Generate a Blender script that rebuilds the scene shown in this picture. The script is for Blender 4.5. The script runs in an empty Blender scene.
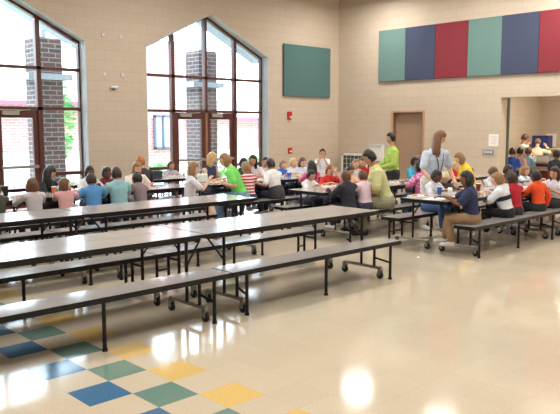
import bpy, bmesh, math, random
from mathutils import Vector, Matrix, noise
random.seed(7)
PI = math.pi
R = math.radians
sc = bpy.context.scene
COL = sc.collection

# ------------------------------------------------------------------ camera, world, sun, exposure
cam_d = bpy.data.cameras.new('camera')
cam_d.sensor_width = 36
cam_d.lens = 681.8 / 560 * 36
cam_d.clip_end = 200
cam = bpy.data.objects.new('camera', cam_d)
COL.objects.link(cam)
cam.location = (-2.265, -4.055, 1.733)
cam.rotation_euler = (R(90 - 6.77), 0, R(-43.81))
sc.camera = cam

sc.view_settings.view_transform = 'Standard'
sc.view_settings.look = 'None'
sc.view_settings.gamma = 1
sc.view_settings.use_curve_mapping = False
sc.view_settings.exposure = 0.18

world = bpy.data.worlds.new('sky')
sc.world = world
world.use_nodes = True
bg = world.node_tree.nodes['Background']
bg.inputs[0].default_value = (0.72, 0.87, 1.0, 1)
bg.inputs[1].default_value = 11

sun_d = bpy.data.lights.new('sun', 'SUN')
sun_d.energy = 3.0
sun_d.angle = R(4)
sun_d.color = (1, .97, .92)
sun = bpy.data.objects.new('sun', sun_d)
COL.objects.link(sun)
sun.rotation_euler = (R(-28), R(12), R(20))    # high sun from beyond the yard, so the piers stand in shade

LAMP_POWER = 57
FILL_LAMPS = [(10.75, 6.65), (10.3, 3.9), (11.0, 1.9), (10.95, -.2),
              (5.6, 6.0), (5.6, 2.0), (5.6, -2.2), (.6, 6.0), (.6, 2.0), (.6, -2.2), (-3.6, 4.0), (-3.6, -1.2), (10.9, -4.0), (5.6, -6.2), (.6, -6.2)]
LAMP_Z = 4.95

# ------------------------------------------------------------------ helpers
def tag(o, label=None, cat=None, group=None, kind=None):
    if label: o['label'] = label
    if cat: o['category'] = cat
    if group: o['group'] = group
    if kind: o['kind'] = kind
    return o

def empty(name, loc=(0, 0, 0), rz=0, label=None, cat=None, group=None):
    o = bpy.data.objects.new(name, None)
    COL.objects.link(o)
    o.location = loc
    o.rotation_euler = (0, 0, rz)
    o.empty_display_size = .1
    return tag(o, label, cat, group)

def link(name, bm, mats, parent=None, smooth=False, bevel=0):
    if not isinstance(mats, (list, tuple)): mats = [mats]
    me = bpy.data.meshes.new(name)
    bm.normal_update()
    bm.to_mesh(me); bm.free()
    for m in mats: me.materials.append(m)
    if smooth:
        me.polygons.foreach_set('use_smooth', [True] * len(me.polygons))
    o = bpy.data.objects.new(name, me)
    COL.objects.link(o)
    if parent: o.parent = parent
    if bevel:
        b = o.modifiers.new('bevel', 'BEVEL'); b.width = bevel; b.segments = 2; b.limit_method = 'ANGLE'
    return o

def box(bm, x0, x1, y0, y1, z0, z1, mi=0):
    vs = [bm.verts.new(p) for p in [(x0, y0, z0), (x1, y0, z0), (x1, y1, z0), (x0, y1, z0), (x0, y0, z1), (x1, y0, z1), (x1, y1, z1), (x0, y1, z1)]]
    for f in [(0, 3, 2, 1), (4, 5, 6, 7), (0, 1, 5, 4), (1, 2, 6, 5), (2, 3, 7, 6), (3, 0, 4, 7)]:
        bm.faces.new([vs[i] for i in f]).material_index = mi
    return vs

def B(*a, mi=0):
    bm = bmesh.new(); box(bm, *a, mi=mi); return bm

def prism(bm, pts, axis, d0, d1, mi=0):
    """polygon pts (u,z) extruded along axis ('Y': u=x; 'X': u=y)"""
    def P(u, z, d): return (u, d, z) if axis == 'Y' else (d, u, z)
    a = [bm.verts.new(P(u, z, d0)) for u, z in pts]
    b = [bm.verts.new(P(u, z, d1)) for u, z in pts]
    fs = [bm.faces.new(a), bm.faces.new(b[::-1])]
    n = len(pts)
    for i in range(n):
        fs.append(bm.faces.new([a[i], b[i], b[(i + 1) % n], a[(i + 1) % n]]))
    for f in fs: f.material_index = mi
    bmesh.ops.recalc_face_normals(bm, faces=fs)

def tube(bm, pts, rad, seg=8, lat=None, mi=0, cap=True):
    """lofted tube; rad entries r or (r_lateral, r_other); rounded closed ends"""
    pts = [Vector(p) for p in pts]
    rad = [(r, r) if not isinstance(r, (tuple, list)) else r for r in rad]
    n = len(pts)
    rings = []
    prev = None
    for i in range(n):
        t = (pts[min(i + 1, n - 1)] - pts[max(i - 1, 0)])
        if t.length < 1e-9: t = Vector((0, 0, 1))
        t.normalize()
        if lat is not None: a = Vector(lat) - t * Vector(lat).dot(t)
        elif prev is not None: a = prev - t * prev.dot(t)
        else:
            a = Vector((1, 0, 0)) if abs(t.x) < .8 else Vector((0, 1, 0))
            a = a - t * a.dot(t)
        if a.length < 1e-6: a = t.orthogonal()
        a.normalize(); prev = a
        b = t.cross(a)
        ra, rb = rad[i]
        rings.append([bm.verts.new(pts[i] + a * (ra * math.cos(2 * PI * k / seg)) + b * (rb * math.sin(2 * PI * k / seg))) for k in range(seg)])
    fs = []
    for i in range(n - 1):
        for k in range(seg):
            fs.append(bm.faces.new([rings[i][k], rings[i][(k + 1) % seg], rings[i + 1][(k + 1) % seg], rings[i + 1][k]]))
    if cap:
        fs.append(bm.faces.new(rings[0][::-1])); fs.append(bm.faces.new(rings[-1]))
    for f in fs: f.material_index = mi
    return fs

def capsule(bm, pts, rad, seg=10, lat=None):
    """tube with rounded ends (for remeshed limbs)"""
    pts = [Vector(p) for p in pts]
    rr = [(r, r) if not isinstance(r, (tuple, list)) else r for r in rad]
    d0 = (pts[0] - pts[1]).normalized(); d1 = (pts[-1] - pts[-2]).normalized()
    m0 = min(rr[0]); m1 = min(rr[-1])
    P = [pts[0] + d0 * m0 * .9, pts[0] + d0 * m0 * .55] + pts + [pts[-1] + d1 * m1 * .55, pts[-1] + d1 * m1 * .9]
    Q = [(rr[0][0] * .35, rr[0][1] * .35), (rr[0][0] * .8, rr[0][1] * .8)] + rr + [(rr[-1][0] * .8, rr[-1][1] * .8), (rr[-1][0] * .35, rr[-1][1] * .35)]
    tube(bm, P, Q, seg, lat)

def ball(bm, c, r, u=10, v=7, mi=0, rot=None):
    if not isinstance(r, (tuple, list)): r = (r, r, r)
    M = Matrix.Translation(Vector(c)) @ (rot.to_4x4() if rot else Matrix()) @ Matrix.Diagonal((r[0], r[1], r[2], 1))
    g = bmesh.ops.create_uvsphere(bm, u_segments=u, v_segments=v, radius=1, matrix=M)
    for vv in g['verts']:
        for f in vv.link_faces: f.material_index = mi; f.smooth = True

def lathe(bm, prof, seg=16, c=(0, 0, 0), mi=0):
    rings = []
    for r, z in prof:
        rings.append([bm.verts.new((c[0] + r * math.cos(2 * PI * k / seg), c[1] + r * math.sin(2 * PI * k / seg), c[2] + z)) for k in range(seg)])
    for i in range(len(prof) - 1):
        for k in range(seg):
            bm.faces.new([rings[i][k], rings[i][(k + 1) % seg], rings[i + 1][(k + 1) % seg], rings[i + 1][k]]).material_index = mi
    bm.faces.new(rings[0][::-1]).material_index = mi
    bm.faces.new(rings[-1]).material_index = mi

# ------------------------------------------------------------------ materials
def lin(c):
    return tuple(((x / 255) / 12.92 if x / 255 <= .04045 else ((x / 255 + .055) / 1.055) ** 2.4) for x in c) + (1,)

MC = {}
def mat(name, rgb, rough=.6, metal=0, var=.06, scale=30, spec=.5, emit=None, estr=0, coat=0, stripes=None, crease=0, flowers=None):
    if name in MC: return MC[name]
    m = bpy.data.materials.new(name); m.use_nodes = True
    nt = m.node_tree; N = nt.nodes; L = nt.links
    p = N['Principled BSDF']
    p.inputs['Roughness'].default_value = rough
    p.inputs['Metallic'].default_value = metal
    p.inputs['Specular IOR Level'].default_value = spec
    p.inputs['Coat Weight'].default_value = coat
    c = lin(rgb)
    tc = N.new('ShaderNodeTexCoord')
    nz = N.new('ShaderNodeTexNoise'); nz.inputs['Scale'].default_value = scale; nz.inputs['Detail'].default_value = 3
    L.new(tc.outputs['Object'], nz.inputs['Vector'])
    rp = N.new('ShaderNodeValToRGB')
    rp.color_ramp.elements[0].position = .3; rp.color_ramp.elements[1].position = .7
    rp.color_ramp.elements[0].color = tuple(x * (1 - var) for x in c[:3]) + (1,)
    rp.color_ramp.elements[1].color = tuple(min(1, x * (1 + var)) for x in c[:3]) + (1,)
    L.new(nz.outputs['Fac'], rp.inputs['Fac'])
    L.new(rp.outputs['Color'], p.inputs['Base Color'])
    if emit:
        p.inputs['Emission Color'].default_value = lin(emit); p.inputs['Emission Strength'].default_value = estr
    if stripes:                                  # horizontal woven stripes (part of the cloth)
        c2, period, frac = stripes
        sx = N.new('ShaderNodeSeparateXYZ'); L.new(tc.outputs['Object'], sx.inputs[0])
        ml = N.new('ShaderNodeMath'); ml.operation = 'MULTIPLY'; ml.inputs[1].default_value = 1 / period; L.new(sx.outputs['Z'], ml.inputs[0])
        fr = N.new('ShaderNodeMath'); fr.operation = 'FRACT'; L.new(ml.outputs[0], fr.inputs[0])
        lt = N.new('ShaderNodeMath'); lt.operation = 'LESS_THAN'; lt.inputs[1].default_value = frac; L.new(fr.outputs[0], lt.inputs[0])
        mx = N.new('ShaderNodeMix'); mx.data_type = 'RGBA'; L.new(lt.outputs[0], mx.inputs[0])
        L.new(rp.outputs['Color'], mx.inputs[6]); mx.inputs[7].default_value = lin(c2)
        L.new(mx.outputs[2], p.inputs['Base Color'])
    if crease:
        n2 = N.new('ShaderNodeTexNoise'); n2.inputs['Scale'].default_value = 11; n2.inputs['Detail'].default_value = 1.5; n2.inputs['Distortion'].default_value = 1.2
        L.new(tc.outputs['Object'], n2.inputs['Vector'])
        bp = N.new('ShaderNodeBump'); bp.inputs['Strength'].default_value = crease; bp.inputs['Distance'].default_value = .03
        L.new(n2.outputs['Fac'], bp.inputs['Height']); L.new(bp.outputs[0], p.inputs['Normal'])
    if flowers:
        vo = N.new('ShaderNodeTexVoronoi'); vo.inputs['Scale'].default_value = 22; L.new(tc.outputs['Object'], vo.inputs['Vector'])
        lt = N.new('ShaderNodeMath'); lt.operation = 'LESS_THAN'; lt.inputs[1].default_value = .36; L.new(vo.outputs['Distance'], lt.inputs[0])
        mx = N.new('ShaderNodeMix'); mx.data_type = 'RGBA'; L.new(lt.outputs[0], mx.inputs[0])
        L.new(rp.outputs['Color'], mx.inputs[6]); mx.inputs[7].default_value = lin(flowers)
        L.new(mx.outputs[2], p.inputs['Base Color'])
    MC[name] = m
    return m

def brick_mat(name, c1, c2, mortar, bw, bh, ms, axis, rough=.7, bump=.3, blend=.0, noise_amt=.0):
    m = bpy.data.materials.new(name); m.use_nodes = True
    nt = m.node_tree; N = nt.nodes; L = nt.links
    p = N['Principled BSDF']; p.inputs['Roughness'].default_value = rough
    tc = N.new('ShaderNodeTexCoord'); sx = N.new('ShaderNodeSeparateXYZ'); cb = N.new('ShaderNodeCombineXYZ')
    L.new(tc.outputs['Object'], sx.inputs[0])
    if axis == 'X': L.new(sx.outputs['X'], cb.inputs[0])
    elif axis == 'Y': L.new(sx.outputs['Y'], cb.inputs[0])
    else:
        ad = N.new('ShaderNodeMath'); ad.operation = 'ADD'
        L.new(sx.outputs['X'], ad.inputs[0]); L.new(sx.outputs['Y'], ad.inputs[1]); L.new(ad.outputs[0], cb.inputs[0])
    L.new(sx.outputs['Z'], cb.inputs[1])
    br = N.new('ShaderNodeTexBrick'); L.new(cb.outputs[0], br.inputs['Vector'])
    br.inputs['Color1'].default_value = lin(c1); br.inputs['Color2'].default_value = lin(c2); br.inputs['Mortar'].default_value = lin(mortar)
    br.inputs['Scale'].default_value = 1; br.inputs['Brick Width'].default_value = bw; br.inputs['Row Height'].default_value = bh
    br.inputs['Mortar Size'].default_value = ms; br.inputs['Mortar Smooth'].default_value = .3
    nz = N.new('ShaderNodeTexNoise'); nz.inputs['Scale'].default_value = 60; nz.inputs['Detail'].default_value = 4; L.new(tc.outputs['Object'], nz.inputs['Vector'])
    mx = N.new('ShaderNodeMix'); mx.data_type = 'RGBA'; mx.blend_type = 'MULTIPLY'; mx.inputs[0].default_value = .22
    L.new(br.outputs['Color'], mx.inputs[6]); L.new(nz.outputs['Fac'], mx.inputs[7])
    L.new(mx.outputs[2], p.inputs['Base Color'])
    bp = N.new('ShaderNodeBump'); bp.inputs['Strength'].default_value = bump; bp.inputs['Distance'].default_value = .004; bp.invert = True
    L.new(br.outputs['Fac'], bp.inputs['Height']); L.new(bp.outputs[0], p.inputs['Normal'])
    return m

WALL = (210, 193, 172); WALL2 = (206, 189, 168); WMORT = (196, 178, 156)
m_wallA = brick_mat('painted_block_x', WALL, WALL2, WMORT, .406, .203, .006, 'X')
m_wallB = brick_mat('painted_block_y', WALL, WALL2, WMORT, .406, .203, .006, 'Y')
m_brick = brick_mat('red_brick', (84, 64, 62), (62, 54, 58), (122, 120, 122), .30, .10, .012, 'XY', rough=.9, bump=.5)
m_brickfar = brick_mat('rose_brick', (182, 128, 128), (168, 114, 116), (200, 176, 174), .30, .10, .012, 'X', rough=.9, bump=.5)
m_ceil = mat('ceiling_paint', (225, 220, 210), .9)
m_frame = mat('brown_metal', (88, 48, 42), .4, var=.04)
m_white = mat('white_paint', (225, 225, 220), .5)
m_black = mat('black_paint_metal', (20, 21, 26), .35, spec=.35, var=.1)
m_steel = mat('zinc_tube', (168, 160, 148), .35, metal=.75)
m_rubber = mat('black_rubber', (22, 22, 24), .6)
m_hub = mat('caster_hub', (140, 138, 132), .4, metal=.4)
m_doorframe = mat('tan_steel_frame', (186, 146, 116), .45)
m_door = mat('taupe_door', (162, 134, 112), .5)
m_chrome = mat('satin_steel', (190, 188, 184), .3, metal=.9)
m_green_edge = mat('green_gasket', (70, 88, 82), .5)
m_con = mat('concrete', (215, 212, 205), .9, scale=6)
m_grass = mat('grass', (120, 165, 80), .95, var=.25, scale=20)
m_leaf = mat('leaf_green', (96, 150, 84), .8, var=.3, scale=9)
m_roof = mat('fascia_mauve', (120, 80, 98), .7)
m_soffit = mat('soffit_grey', (130, 140, 150), .7)
m_paper = mat('paper_white', (240, 238, 232), .7, var=.02)

def glass_mat():
    m = bpy.data.materials.new('window_glass'); m.use_nodes = True
    nt = m.node_tree; N = nt.nodes; L = nt.links
    for n in list(N): N.remove(n)
    out = N.new('ShaderNodeOutputMaterial'); tr = N.new('ShaderNodeBsdfTransparent'); gl = N.new('ShaderNodeBsdfGlossy'); mx = N.new('ShaderNodeMixShader')
    tr.inputs[0].default_value = (.95, .97, .97, 1); gl.inputs['Roughness'].default_value = .02
    fr = N.new('ShaderNodeFresnel'); fr.inputs[0].default_value = 1.45
    L.new(fr.outputs[0], mx.inputs[0]); L.new(tr.outputs[0], mx.inputs[1]); L.new(gl.outputs[0], mx.inputs[2]); L.new(mx.outputs[0], out.inputs[0])
    return m
m_glass = glass_mat()

def floor_mat():
    T = .3048
    m = bpy.data.materials.new('vinyl_floor_tiles'); m.use_nodes = True
    nt = m.node_tree; N = nt.nodes; L = nt.links; p = N['Principled BSDF']
    def M(op, a, b=None, v=None):
        n = N.new('ShaderNodeMath'); n.operation = op
        if isinstance(a, (int, float)): n.inputs[0].default_value = a
        else: L.new(a, n.inputs[0])
        if b is not None:
            if isinstance(b, (int, float)): n.inputs[1].default_value = b
            else: L.new(b, n.inputs[1])
        return n.outputs[0]
    tc = N.new('ShaderNodeTexCoord'); sx = N.new('ShaderNodeSeparateXYZ'); L.new(tc.outputs['Object'], sx.inputs[0])
    u = M('DIVIDE', sx.outputs['X'], T); v = M('DIVIDE', sx.outputs['Y'], T)
    iu = M('FLOOR', u); iv = M('FLOOR', v)
    fu = M('SUBTRACT', u, iu); fv = M('SUBTRACT', v, iv)
    par = M('FLOORED_MODULO', M('ADD', iu, iv), 2.0)
    odd = M('LESS_THAN', par, .5)
    def eq(k): return M('MULTIPLY', M('COMPARE', iu, float(k)), odd)
    # COMPARE needs an epsilon
    cols = [(-1, (78, 122, 160)), (0, (118, 150, 138)), (1, (230, 196, 122))]
    # per-tile shade and speckle of the beige tile
    cb = N.new('ShaderNodeCombineXYZ'); L.new(iu, cb.inputs[0]); L.new(iv, cb.inputs[1])
    wn = N.new('ShaderNodeTexWhiteNoise'); L.new(cb.outputs[0], wn.inputs['Vector'])
    nz = N.new('ShaderNodeTexNoise'); nz.inputs['Scale'].default_value = 90; nz.inputs['Detail'].default_value = 4; L.new(tc.outputs['Object'], nz.inputs['Vector'])
    rp = N.new('ShaderNodeValToRGB'); rp.color_ramp.elements[0].position = .3; rp.color_ramp.elements[1].position = .7
    rp.color_ramp.elements[0].color = lin((204, 190, 166)); rp.color_ramp.elements[1].color = lin((222, 208, 184))
    L.new(nz.outputs['Fac'], rp.inputs[0])
    cur = rp.outputs[0]
    for k, c in cols:
        n = N.new('ShaderNodeMath'); n.operation = 'COMPARE'; L.new(iu, n.inputs[0]); n.inputs[1].default_value = k; n.inputs[2].default_value = .3
        f = M('MULTIPLY', n.outputs[0], odd)
        r2 = N.new('ShaderNodeValToRGB'); r2.color_ramp.elements[0].position = .3; r2.color_ramp.elements[1].position = .7
        r2.color_ramp.elements[0].color = tuple(x * .85 for x in lin(c)[:3]) + (1,); r2.color_ramp.elements[1].color = tuple(x * 1.12 for x in lin(c)[:3]) + (1,)
        L.new(nz.outputs['Fac'], r2.inputs[0])
        mx = N.new('ShaderNodeMix'); mx.data_type = 'RGBA'; L.new(f, mx.inputs[0]); L.new(cur, mx.inputs[6]); L.new(r2.outputs[0], mx.inputs[7]); cur = mx.outputs[2]
    tone = M('ADD', M('MULTIPLY', wn.outputs['Value'], .05), .95)
    # joints
    def edge(f): return M('LESS_THAN', M('MINIMUM', f, M('SUBTRACT', 1.0, f)), .006)
    e = M('MAXIMUM', edge(fu), edge(fv))
    tone = M('MULTIPLY', tone, M('SUBTRACT', 1.0, M('MULTIPLY', e, .12)))
    mt = N.new('ShaderNodeMix'); mt.data_type = 'RGBA'; mt.blend_type = 'MULTIPLY'; mt.inputs[0].default_value = 1
    L.new(cur, mt.inputs[6]); L.new(tone, mt.inputs[7]); L.new(mt.outputs[2], p.inputs['Base Color'])
    # waxed, faintly wavy surface
    n2 = N.new('ShaderNodeTexNoise'); n2.inputs['Scale'].default_value = 7; n2.inputs['Detail'].default_value = 3; L.new(tc.outputs['Object'], n2.inputs['Vector'])
    mr = N.new('ShaderNodeMapRange'); mr.inputs[3].default_value = .06; mr.inputs[4].default_value = .13; L.new(n2.outputs['Fac'], mr.inputs[0]); L.new(mr.outputs[0], p.inputs['Roughness'])
    bp = N.new('ShaderNodeBump'); bp.inputs['Strength'].default_value = .08; bp.inputs['Distance'].default_value = .004
    L.new(n2.outputs['Fac'], bp.inputs['Height']); L.new(bp.outputs[0], p.inputs['Normal'])
    p.inputs['Specular IOR Level'].default_value = .29
    return m
m_floor = floor_mat()

def top_mat():
    m = mat('grey_laminate', (174, 170, 168), .14, var=.05, scale=120, spec=.7)
    return m
m_top = top_mat()

# ------------------------------------------------------------------ room shell
XB, YA, H = 12.0, 8.5, 5.6
X0, Y0 = -7.0, -9.0
DEP = .34
def S(o): return tag(o, kind='structure')

S(link('floor', B(X0, XB, Y0, YA + DEP, -.1, 0), m_floor))
S(link('ceiling', B(X0, XB + .4, Y0, YA + DEP, H, H + .1), m_ceil))

W = [(.95, 4.47), (5.85, 9.39)]
EAVE, APEX = 3.42, 4.27
bm = bmesh.new()
prism(bm, [(X0, 0), (W[0][0], 0), (W[0][0], H), (X0, H)], 'Y', YA, YA + DEP)
prism(bm, [(W[0][1], 0), (W[1][0], 0), (W[1][0], H), (W[0][1], H)], 'Y', YA, YA + DEP)
prism(bm, [(W[1][1], 0), (XB + .4, 0), (XB + .4, H), (W[1][1], H)], 'Y', YA, YA + DEP)
for a, b in W:
    c = (a + b) / 2
    prism(bm, [(a, EAVE), (c, APEX), (c, H), (a, H)], 'Y', YA, YA + DEP)
    prism(bm, [(c, APEX), (b, EAVE), (b, H), (c, H)], 'Y', YA, YA + DEP)
S(link('wall_back', bm, m_wallA))

OY0, OY1, OZ = -1.6, 3.667, 2.37          # serving opening
DY0, DY1, DZ = 5.73, 6.63, 2.07           # door opening
bm = bmesh.new()
prism(bm, [(YA, 0), (DY1, 0), (DY1, H), (YA, H)], 'X', XB, XB + .4)
prism(bm, [(DY1, DZ), (DY0, DZ), (DY0, H), (DY1, H)], 'X', XB, XB + .4)
prism(bm, [(DY0, 0), (OY1, 0), (OY1, H), (DY0, H)], 'X', XB, XB + .4)
prism(bm, [(OY1, OZ), (OY0, OZ), (OY0, H), (OY1, H)], 'X', XB, XB + .4)
prism(bm, [(OY0, 0), (Y0, 0), (Y0, H), (OY0, H)], 'X', XB, XB + .4)
S(link('wall_right', bm, m_wallB))
S(link('wall_left', B(X0 - .2, X0, Y0, YA + DEP, 0, H), m_wallB))
S(link('wall_front', B(X0, XB + .4, Y0 - .2, Y0, 0, H), m_wallA))

# serving room behind the opening
S(link('floor_serving_room', B(XB, 17.5, -3, 5.0, -.1, -.001), m_floor))
bm = bmesh.new(); box(bm, XB + .4, 16.59, 4.8, 5.0, 0, 3)
S(link('wall_serving_left', bm, m_wallA))
bm = bmesh.new(); box(bm, 16.39, 16.59, -3, 4.8, 0, 3)
S(link('wall_serving_back', bm, m_wallB))
S(link('wall_serving_front', B(XB + .4, 16.59, -3.2, -3, 0, 3), m_wallA))
S(link('ceiling_serving_room', B(XB + .4, 16.59, -3, 5.0, 3, 3.1), m_ceil))
S(link('trim_1', B(XB + .31, XB + .40, OY1 - .02, OY1 + .001, 0, OZ), m_green_edge))
S(link('baseboard_back', B(W[0][1], W[1][0], YA - .012, YA, 0, .1), mat('base_cove', (92, 82, 74), .6)))
S(link('baseboard_right', B(XB - .012, XB, DY1 + .06, YA, 0, .1), MC['base_cove']))

# door_1 in the right wall
d = empty('door_1', (XB, (DY0 + DY1) / 2, 0)); S(d)
hw = (DY1 - DY0) / 2
bm = bmesh.new()
box(bm, -.02, .17, -hw - .05, -hw, 0, DZ + .05); box(bm, -.02, .17, hw, hw + .05, 0, DZ + .05); box(bm, -.02, .17, -hw, hw, DZ, DZ + .05)
S(link('door_frame', bm, m_doorframe, d, bevel=.006))
lf = link('door_leaf', B(.12, .165, -hw, hw, .01, DZ), m_door, d)
bm = bmesh.new(); tube(bm, [(.12, -hw + .08, 1.0), (.06, -hw + .08, 1.0), (.055, -hw + .18, 1.0)], [.012] * 3)
link('door_handle', bm, m_chrome, lf)
link('kick_plate', B(.112, .119, -hw + .03, hw - .03, .03, .25), m_chrome, lf)
S(link('wall_door_recess', B(XB + .2, XB + .38, DY0, DY1, 0, DZ), m_door))

# ------------------------------------------------------------------ windows with doors
FY0, FY1 = 8.72, 8.83
TR, HD = 2.84, 2.07
def window(n, a, b):
    c = (a + b) / 2
    fr = bmesh.new()
    w = .05
    ai, bi = a + .002, b - .002
    box(fr, ai, ai + w, FY0, FY1, 0, EAVE); box(fr, bi - w, bi, FY0, FY1, 0, EAVE)
    prism(fr, [(ai, EAVE - .075), (c, APEX - .075), (c, APEX - .003), (ai, EAVE - .003)], 'Y', FY0, FY1)
    prism(fr, [(c, APEX - .075), (bi, EAVE - .075), (bi, EAVE - .003), (c, APEX - .003)], 'Y', FY0, FY1)
    m1, m3 = c - .925, c + .88
    def zt(x): return APEX - abs(x - c) / (c - a) * (APEX - EAVE) - .07
    for x in (m1, m3): box(fr, x - .045, x + .045, FY0, FY1, 0, zt(x))
    box(fr, c - .035, c + .035, FY0, FY1, HD, zt(c))
    box(fr, ai + w, bi - w, FY0, FY1, TR - .03, TR + .03)
    box(fr, ai + w, bi - w, FY0, FY1, HD - .03, HD + .03)
    for (p, q) in ((ai + w, m1 - .045), (m3 + .045, bi - w)):
        box(fr, p, q, FY0, FY1, .76, .83); box(fr, p, q, FY0, FY1, 0, .12)
    root = empty('window_%d' % n, (0, 0, 0)); S(root)
    lin_ = bmesh.new(); q_ = .018
    box(lin_, a + .001, a + q_, YA + .002, FY0, 0, EAVE); box(lin_, b - q_, b - .001, YA + .002, FY0, 0, EAVE)
    prism(lin_, [(a + .001, EAVE - q_ * 1.2), (c, APEX - q_ * 1.2), (c, APEX - .001), (a + .001, EAVE - .001)], 'Y', YA + .002, FY0)
    prism(lin_, [(c, APEX - q_ * 1.2), (b - .001, EAVE - q_ * 1.2), (b - .001, EAVE - .001), (c, APEX - .001)], 'Y', YA + .002, FY0)
    link('window_reveal', lin_, mat('reveal_grey', (196, 204, 208), .6), root)
    link('window_frame', fr, m_frame, root)
    # panes: one mesh
    g = bmesh.new()
    xs = [a + .02, m1, c, m3, b - .02]
    gy = 8.775
    for i in range(4):
        p, q = xs[i], xs[i + 1]
        box(g, p, q, gy, gy + .006, HD, TR)
        prism(g, [(p, TR), (q, TR), (q, zt(q) + .02), (p, zt(p) + .02)], 'Y', gy, gy + .006)
    for p, q in ((xs[0], m1), (m3, xs[4])): box(g, p, q, gy, gy + .006, .02, HD)
    link('window_panes', g, m_glass, root)
    # pair of glazed doors
    post = bmesh.new(); box(post, c - .03, c + .03, FY0 + .01, FY1 - .01, 0, HD - .03)
    link('centre_post', post, mat('post_lit_tone', (150, 104, 74), .4), root)  # lit look of the post put into its colour, lighter than the frame
    for k, (p, q) in enumerate(((m1 + .045, c - .032), (c + .032, m3 - .045))):
        dr = empty('door_%d' % (n * 2 + k), (0, 0, 0)); S(dr)
        f = bmesh.new(); s = .10
        y0, y1 = FY0 + .03, FY1 - .03
        box(f, p, p + s, y0, y1, .01, HD - .035); box(f, q - s, q, y0, y1, .01, HD - .035)
        box(f, p + s, q - s, y0, y1, HD - .18, HD - .035); box(f, p + s, q - s, y0, y1, .01, .26)
        link('door_leaf', f, m_frame, dr)
        link('door_glass', B(p + s, q - s, gy, gy + .006, .26, HD - .18), m_glass, dr)
        bm = bmesh.new(); box(bm, p + .04, q - .04, y0 - .07, y0 - .035, .93, .985); box(bm, p + .04, p + .09, y0 - .04, y0, .93, .985); box(bm, q - .09, q - .04, y0 - .04, y0, .93, .985)
        link('push_bar', bm, m_chrome, dr)
        bm = bmesh.new(); box(bm, p + .1, p + .42, y0 - .07, y0 - .005, HD - .13, HD - .05); tube(bm, [(p + .36, y0 - .05, HD - .05), (p + .62, y0 - .12, HD - .03)], [.01, .01])
        link('door_closer', bm, m_chrome, dr)
window(1, *W[0]); window(2, *W[1])

# ------------------------------------------------------------------ outside
S(link('ground_outside', B(-14, 40, YA + DEP, 60, -.12, -.02), m_con))
tag(link('lawn', B(-6, 34, 14.5, 17.5, -.02, .02), m_grass), kind='stuff')
for (a, b), lab in zip(W, ('left', 'right')):
    c = (a + b) / 2
    p = empty('porch_roof', (c, YA + DEP, 0), 0, 'grey gabled porch roof seen through the top of the %s window' % lab, 'roof', 'porch roofs outside')
    hwid = 2.0
    for s in (-1, 1):
        bm = bmesh.new()
        prism(bm, [(0, APEX + .02), (s * hwid, APEX + .02 - hwid * .483), (s * hwid, APEX + .12 - hwid * .483), (0, APEX + .12)], 'Y', 0.01, .55)
        link('roof_slope', bm, m_soffit, p)
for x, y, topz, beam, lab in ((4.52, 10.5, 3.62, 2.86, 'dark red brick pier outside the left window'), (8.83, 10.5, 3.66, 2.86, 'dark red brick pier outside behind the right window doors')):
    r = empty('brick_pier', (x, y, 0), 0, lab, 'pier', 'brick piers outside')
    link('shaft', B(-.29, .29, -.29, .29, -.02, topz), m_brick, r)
    link('bracket', B(-.5, .5, -.34, .34, beam - .13, beam), m_soffit, r)
    bm = bmesh.new(); box(bm, -.05, .05, -.05, .05, topz, 4.6)
    link('steel_post', bm, m_soffit, r)
# brick building across the yard
bl = empty('brick_building', (8, 20, 0), 0, 'rose brick building with pale base beyond the yard', 'building')
bm = bmesh.new(); box(bm, -14, 3.3, 0, 6, .8, 2.5)
link('wall', bm, m_brickfar, bl)
link('base', B(-14, 3.3, -.04, 6, -.02, .8), m_con, bl)
bm = bmesh.new(); prism(bm, [(-.6, 2.5), (6.5, 2.5), (6.5, 2.62), (3, 4.2), (-.6, 2.62)], 'X', -14.4, 3.7)
rf = link('roof', bm, mat('pale_roof', (205, 200, 196), .8), bl)
link('fascia', B(-14.4, 3.7, -.68, -.6, 2.45, 2.62), m_roof, bl)
b2 = empty('brick_wing', (11.4, 15.6, 0), 0, 'tall pink brick wing with a dark window seen left of the right window doors', 'building')
bm = bmesh.new(); box(bm, -2.2, .55, 0, .25, .55, 4.6); bmesh.ops.translate(bm, verts=bm.verts, vec=(0, 0, 0))
link('wall', bm, m_brickfar, b2)
link('base', B(-2.2, .55, -.03, .25, -.02, .55), m_con, b2)
wn = link('window', B(-.70, -.02, -.05, .02, 1.0, 2.05), mat('blue_grey_glass', (120, 140, 160), .2), b2)
bm = bmesh.new()
for a_ in ((-.75, -.66), (-.40, -.34), (-.06, .03)): box(bm, a_[0], a_[1], -.09, -.05, .97, 2.1)
box(bm, -.75, .03, -.09, -.05, 2.03, 2.1); box(bm, -.75, .03, -.09, -.05, .95, 1.02)
link('window_frame', bm, mat('plum_frame', (70, 62, 88), .5), wn)
b3 = empty('low_brick_building', (17.5, 20, 0), 0, 'low brick building with mauve eave seen at the right edge of the right window', 'building')
link('wall', B(-3.4, 8, 0, 6, .7, 1.95), m_brickfar, b3)
link('base', B(-3.4, 8, -.04, 6, -.02, .7), m_con, b3)
link('fascia', B(-3.8, 8.4, -.7, -.6, 1.95, 2.12), m_roof, b3)
bm = bmesh.new(); prism(bm, [(-.6, 1.95), (6.5, 1.95), (6.5, 2.1), (3, 3.0), (-.6, 2.1)], 'X', -3.8, 8.4)
link('roof', bm, MC['pale_roof'], b3)

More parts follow.
